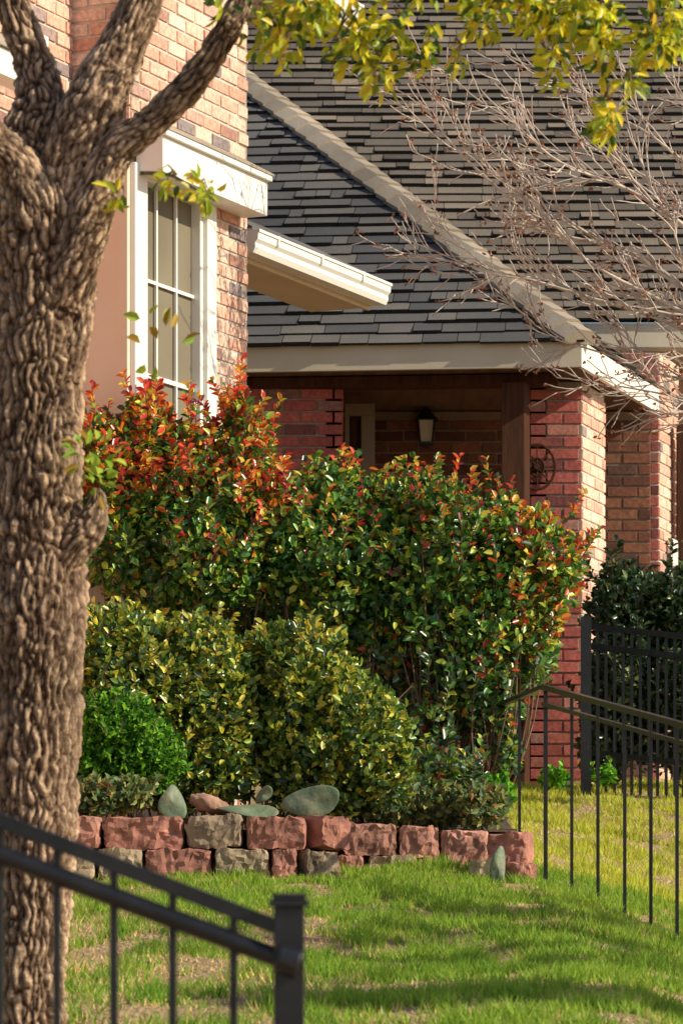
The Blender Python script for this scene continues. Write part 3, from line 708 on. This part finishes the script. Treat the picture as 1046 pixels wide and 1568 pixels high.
def blk(pxa,pxb,d,ztop,ang=0):
    xa=XF(pxa,d);xb=XF(pxb,d); ux=Vector((math.cos(ang),math.sin(ang),0))
    L_=(xb-xa)/math.cos(ang)-.008
    c=Vector(((xa+xb)/2,d+.09,ztop-BH/2)); block(mb,c,ux,L_,BH-.008,.2)
z1=1.945; z2=z1-BH
ja=lambda: random.uniform(-.06,.06)
for a_,b_ in((-100,-5),(0,112),(60,155),(158,283),(286,373),(377,470)): blk(a_,b_,15.82+random.uniform(-.02,.02),z1+random.uniform(-.008,.008),ja())
blk(470,520,15.88,z1,.7)
for a_,b_ in((-60,30),(32,145),(150,220),(222,325),(328,412),(415,456)): blk(a_,b_,15.76+random.uniform(-.02,.02),z2,ja())
blk(458,508,15.78,z2-.01,.35)
blk(-40,120,15.74,z2-BH);blk(125,300,15.74,z2-BH);blk(303,470,15.74,z2-BH)
for a_,b_ in((505,522),(524,608),(611,673),(676,750)): blk(a_,b_,16.45+random.uniform(-.015,.015),1.925-.0002*(b_-600),-.05+ja())
for a_,b_ in((500,560),(563,640),(643,718)): blk(a_,b_,16.42,1.925-BH)
blk(752,815,16.1,1.875,-.25); blk(722,775,16.0,1.745,-.2); blk(776,812,15.95,1.74,.4)
mb.obj('block_retaining_wall',M['block'],None)
# ---------------------------------------------------------------- prickly pear pads etc
def pad(mb,c,ax1,ax2,r1,r2,th=.012,egg=0):
    ax1=Vector(ax1).normalized();ax2=(Vector(ax2)-ax1*Vector(ax2).dot(ax1)).normalized();nn=ax1.cross(ax2)
    b0=len(mb.v);R=8;Sg=28
    for s_ in(1,-1):
        for i in range(R+1):
            rr=math.sin(i/R*math.pi/2); hh=math.cos(i/R*math.pi/2)
            for k_ in range(Sg):
                w_=2*math.pi*k_/Sg; ec=1+.14*math.sin(w_); wob=1+.05*math.sin(3*w_+c.x*9)
                sq=1-egg*math.cos(w_)
                mb.v.append(c+ax1*(math.cos(w_)*r1*rr*ec*wob)+ax2*(math.sin(w_)*r2*rr*wob*sq)+nn*(th*hh*s_+.02*math.cos(w_)*rr*rr+.012*math.sin(2*w_)*rr))
    for s_ in range(2):
        o_=b0+s_*(R+1)*Sg
        for i in range(R):
            for k_ in range(Sg):
                q=(o_+i*Sg+k_,o_+i*Sg+(k_+1)%Sg,o_+(i+1)*Sg+(k_+1)%Sg,o_+(i+1)*Sg+k_)
                mb.f.append(q if s_==0 else q[::-1])
pp=empty('prickly_pear_cactus'); mb=MB()
pad(mb,P(478,1228,16.0),(1,0,.12),(0,.12,1),.13,.072)
pad(mb,P(378,1241,15.9),(1,0,-.2),(0,.75,.4),.14,.055)
pad(mb,P(762,1330,15.7),(.1,0,1),(1,.1,0),.10,.035)
pad(mb,P(264,1228,15.9),(-.05,0,1),(1,.2,0),.080,.060,.012,.45)
pad(mb,P(404,1218,16.1),(.7,0,.5),(0,.3,1),.05,.03)
mb.obj('pads',M['cactus'],pp,smooth=True)
mb=MB(); lo=empty('driftwood_log')
bark_tube(mb,[tuple(P(292,1222,15.95))+(.02,),tuple(P(312,1228,15.95))+(.042,),tuple(P(335,1236,15.97))+(.036,),tuple(P(362,1246,16.0))+(.012,)],30,10,.012,1.5)
mb.obj('log',noisemat('red_wood',(.22,.10,.07),(.45,.27,.19),12,.85,.5,50),lo,smooth=True)
# ---------------------------------------------------------------- foreground handrail
fr=empty('foreground_handrail'); mb=MB(); d=5.4
def fp(px,py,dd=0): return P(px,py,d+dd)
def rail(mb,a_,b_,w_,h_):
    t=(b_-a_).normalized(); ref=UP if abs(t.z)<.95 else Vector((0,1,0))
    sdv=t.cross(ref).normalized(); upv=sdv.cross(t)
    mb.box(a_-sdv*w_/2-upv*h_/2,t*(b_-a_).length,sdv*w_,upv*h_)
rail(mb,fp(-220,1171),fp(425,1420),.034,.024)
mb.tube([fp(-220,1226),fp(445,1474)],.0155,18)
for px in (-170,-85,0,88,175,265,358):
    yt=1256+(px)*.386+10
    p0=fp(px,yt); rail(mb,Vector((p0.x,p0.y,.45)),p0,.0125,.0125)
rail(mb,Vector((fp(443,0).x,d,.4)),fp(443,1388),.047,.047)
c=fp(443,1388); mb.box(c+Vector((-.031,-.031,0)),(.062,0,0),(0,.062,0),(0,0,.010)); mb.box(c+Vector((-.026,-.026,.0101)),(.052,0,0),(0,.052,0),(0,0,.010))
mb.tube([fp(425,1466,-.03),fp(458,1478,-.03)],.0225,18)
mb.obj('rails',M['black'],fr,bevel=.002)
# ---------------------------------------------------------------- lawn railing (right)
rr_=empty('lawn_railing'); mb=MB()
def rp(px,py):
    dd=16.6-(px-760)*(2.4/290); return P(px,py,dd)
A0=rp(832,1052);A1=rp(1160,1142); rail(mb,A0,A1,.03,.024)
A0=rp(832,1078);A1=rp(1160,1170); rail(mb,A0,A1,.022,.018)
for px in (835,875,915,956,996,1036,1076,1116):
    yt=1078+(px-832)*.2805; p0=rp(px,yt-26)
    q_=.014 if px!=835 else .018
    rail(mb,Vector((p0.x,p0.y,g(p0.x,p0.y)-.05)),p0,q_,q_)
B0=rp(832,1052); B1=P(740,1090,19.0); rail(mb,B0,B1,.03,.02)
for px,py,dd in ((795,1072,17.3),(757,1085,18.4)):
    p0=P(px,py,dd); rail(mb,Vector((p0.x,p0.y,g(p0.x,p0.y)-.05)),p0,.014,.014)
mb.obj('rails',M['black'],rr_)
# ---------------------------------------------------------------- right background: black fence and hedge
fe=empty('black_fence'); mb=MB()
x0=XF(897,21)
f0_=Vector((x0,21,3.24)); fd=Vector((1,-.25,-.13))
for dz in (0,-.12,-.75): mb.box(f0_+UP*(dz-.04),fd*2.4,(0,.03,0),(0,0,.035))
for i in range(48):
    q=f0_+fd*(i*.05+.01)+Vector((0,.032,0)); mb.box(Vector((q.x,q.y,2.1)),(.018,0,0),(0,.018,0),(0,0,q.z-2.1-.01))
mb.box((x0-.03,20.98,2.1),(.06,0,0),(0,.06,0),(0,0,1.17))
mb.obj('fence_panels',M['black'],fe)
he=empty('dark_hedge')
shrub('leaves',[(960,930,21.6,60,60,.3),(1030,950,21.6,70,70,.3),(960,1060,21.5,60,110,.3),(1050,1080,21.5,80,110,.3),(1120,1000,21.5,70,140,.3),(925,1130,21.5,35,80,.2)],1300,.05,lambda C,t:pick([(.02,.045,.018),(.035,.07,.025),(.06,.10,.03),(.14,.17,.06)],len(C),[4,4,2,1.4]),M['leaf'],he,shoots=14,jit=.22,gain=1.4)
mb=MB(); mb.box((XF(890,20.7),20.7,2.08),(3,0,0),(0,.12,0),(0,0,.08)); mb.obj('concrete_curb',M['concrete'],None,bevel=.01)
wd=empty('weed_plant')
shrub('leaves',[(850,1192,20.6,18,9,.1),(925,1188,20.6,12,7,.08),(765,1215,17.2,16,22,.08)],1800,.045,pal_bright,M['leafm'],wd,shoots=3,jit=.3,shl=(.03,.1))
# ---------------------------------------------------------------- bare tree
bt=empty('bare_crape_myrtle_tree'); mb=MB()
D=19.0; pods=[]
def grow(p,dr,L_,r,depth):
    n=5;pts=[p];q=p.copy();d_=dr.copy()
    for i in range(n):
        d_=(d_+Vector((random.uniform(-.22,.22),random.uniform(-.22,.22),random.uniform(-.16,.26)))*.8).normalized()
        q=q+d_*L_/n; pts.append(q.copy())
        if depth<4 and random.random()<(.75 if depth<3 else .5):
            a_=random.uniform(.35,.9)*random.choice((-1,1))
            dd=(d_+Vector((random.uniform(-.5,.5),random.uniform(-.5,.5),a_*.7))).normalized()
            grow(q.copy(),dd,L_*random.uniform(.45,.75),r*.7,depth+1)
    mb.tube(pts,[max(.0032,r*(1-.5*i/n)) for i in range(n+1)],5)
    if depth>=3 and random.random()<.3: pods.append(pts[-1])
def bp_(px,py,dd=0): return P(px,py,D+dd)
base=Vector((bp_(1230,0).x,D,g(bp_(1230,0).x,D)))
fork=bp_(1220,760)
limb(mb,[base,(base+fork)/2+Vector((.05,0,0)),fork],.05,.04,10,5)
mains=[([(1220,760),(1150,600),(1046,505),(900,455),(780,420),(640,390)],.018),([(1220,760),(1130,560),(1046,440),(940,380),(840,350),(720,250),(665,185)],.020),
 ([(1220,760),(1160,520),(1080,380),(980,300),(860,250),(800,200)],.020),([(1220,760),(1180,480),(1110,320),(1000,210),(900,160)],.019),([(1220,760),(1190,560),(1046,580),(920,540),(850,520)],.012),
 ([(1220,760),(1200,420),(1130,230),(1040,140)],.018),([(1220,760),(1140,540),(1030,470),(900,400),(800,300),(700,330)],.016),([(1220,760),(1150,640),(1046,610),(940,590)],.009),([(1220,760),(1160,500),(1060,330),(960,260),(880,290)],.016)]
for ln,r_ in mains:
    dj=random.uniform(-.4,.4)
    q=limb(mb,[bp_(a_,b_,dj*i/len(ln)) for i,(a_,b_) in enumerate(ln)],r_,.004,6,5)
    m_=len(q)
    for i in range(m_//4,m_-1):
        if random.random()<.62:
            t=(Vector(q[i+1])-Vector(q[i])).normalized()
            dd=(t+Vector((random.uniform(-.2,.2),random.uniform(-.6,.6),random.uniform(-.75,.85)))).normalized()
            grow(Vector(q[i]),dd,random.uniform(.18,.48),r_*(1-i/m_)*.5+.0025,2)
mb.obj('branches',M['twig'],bt,smooth=True)
pc=np.array([tuple(v) for v in pods]); pc=np.repeat(pc,3,0)+rng.normal(size=(len(pc)*3,3))*.008; n_=len(pc)
leaves('seed_pods',pc,rdir(n_),rdir(n_),.022+.012*rng.random(n_),.014+.004*rng.random(n_),pick([(.34,.13,.07),(.24,.12,.08)],n_),M['leafm'],bt)
# ---------------------------------------------------------------- off-frame street tree (shades part of the lawn)
st=empty('street_tree'); mb=MB()
ty=10.4
bx0=Vector((7.2,ty,g(7.2,ty)-.1))
limb(mb,[bx0,bx0+Vector((.05,.05,2)),bx0+Vector((-.05,0,3.6)),bx0+Vector((-.1,.1,5.8))],.11,.05,10,6)
for k_ in range(16):
    z=3.6+k_*.14; a_=k_*2.4
    p=bx0+Vector((0,0,z)); q=p+Vector((math.cos(a_)*.9,math.sin(a_)*1.8,.6)); limb(mb,[p,(p+q)/2+Vector((0,0,-.05)),q],.03,.008,5,4)
mb.obj('trunk',M['stem'],st)
cc=[]
for (oy,oz,ry_,rx_,rz_,nn) in ((-1.75,4.85,.34,1.0,.25,1300),(1.65,4.75,.26,1.0,.25,1000),(.6,5.0,.12,.8,.2,240),(2.5,4.7,.16,.6,.2,200),(-.5,5.1,.10,.6,.15,140)):
    q=rdir(nn)*(rng.random((nn,1))**.4); cc.append(np.array(bx0)+np.array([0,oy,oz])+q*np.array([rx_,ry_,rz_]))
cc=np.concatenate(cc); n_=len(cc)
leaves('leaves',cc,rdir(n_),rdir(n_),.09+.05*rng.random(n_),.045+.02*rng.random(n_),pick([(.05,.1,.03),(.1,.16,.04)],n_),M['leafm'],st)
# ---------------------------------------------------------------- light
sun_az=math.radians(-17); el=math.radians(32)
S=Vector((math.cos(el)*math.cos(sun_az),math.cos(el)*math.sin(sun_az),math.sin(el)))
ld=bpy.data.lights.new('sun','SUN'); ld.energy=5.0; ld.angle=math.radians(.5); ld.color=(1,.90,.68)
lo_=bpy.data.objects.new('sun',ld); link(lo_); lo_.rotation_euler=S.to_track_quat('Z','Y').to_euler(); lo_.location=(10,0,15)
w=bpy.data.worlds.new('World'); scene.world=w; w.use_nodes=True; nt=w.node_tree
sk=nt.nodes.new('ShaderNodeTexSky'); sk.sky_type='NISHITA'; sk.sun_disc=False; sk.sun_elevation=el; sk.sun_rotation=math.atan2(S.x,S.y)
nt.links.new(sk.outputs[0],nt.nodes['Background'].inputs[0]); nt.nodes['Background'].inputs[1].default_value=.11
# ---------------------------------------------------------------- camera
cam=bpy.data.cameras.new('camera'); co=bpy.data.objects.new('camera',cam); link(co)
co.location=(0,0,CAMZ); co.rotation_euler=(math.radians(90),0,0)
cam.sensor_fit='VERTICAL'; cam.sensor_height=36; cam.sensor_width=24; cam.lens=36*F/1568; cam.shift_y=(HZ-784)/1568
cam.clip_start=.1; cam.clip_end=3000
cam.dof.use_dof=True; cam.dof.focus_distance=16.5; cam.dof.aperture_fstop=9
scene.camera=co
scene.view_settings.view_transform='Standard'; scene.view_settings.look='None'; scene.view_settings.exposure=0
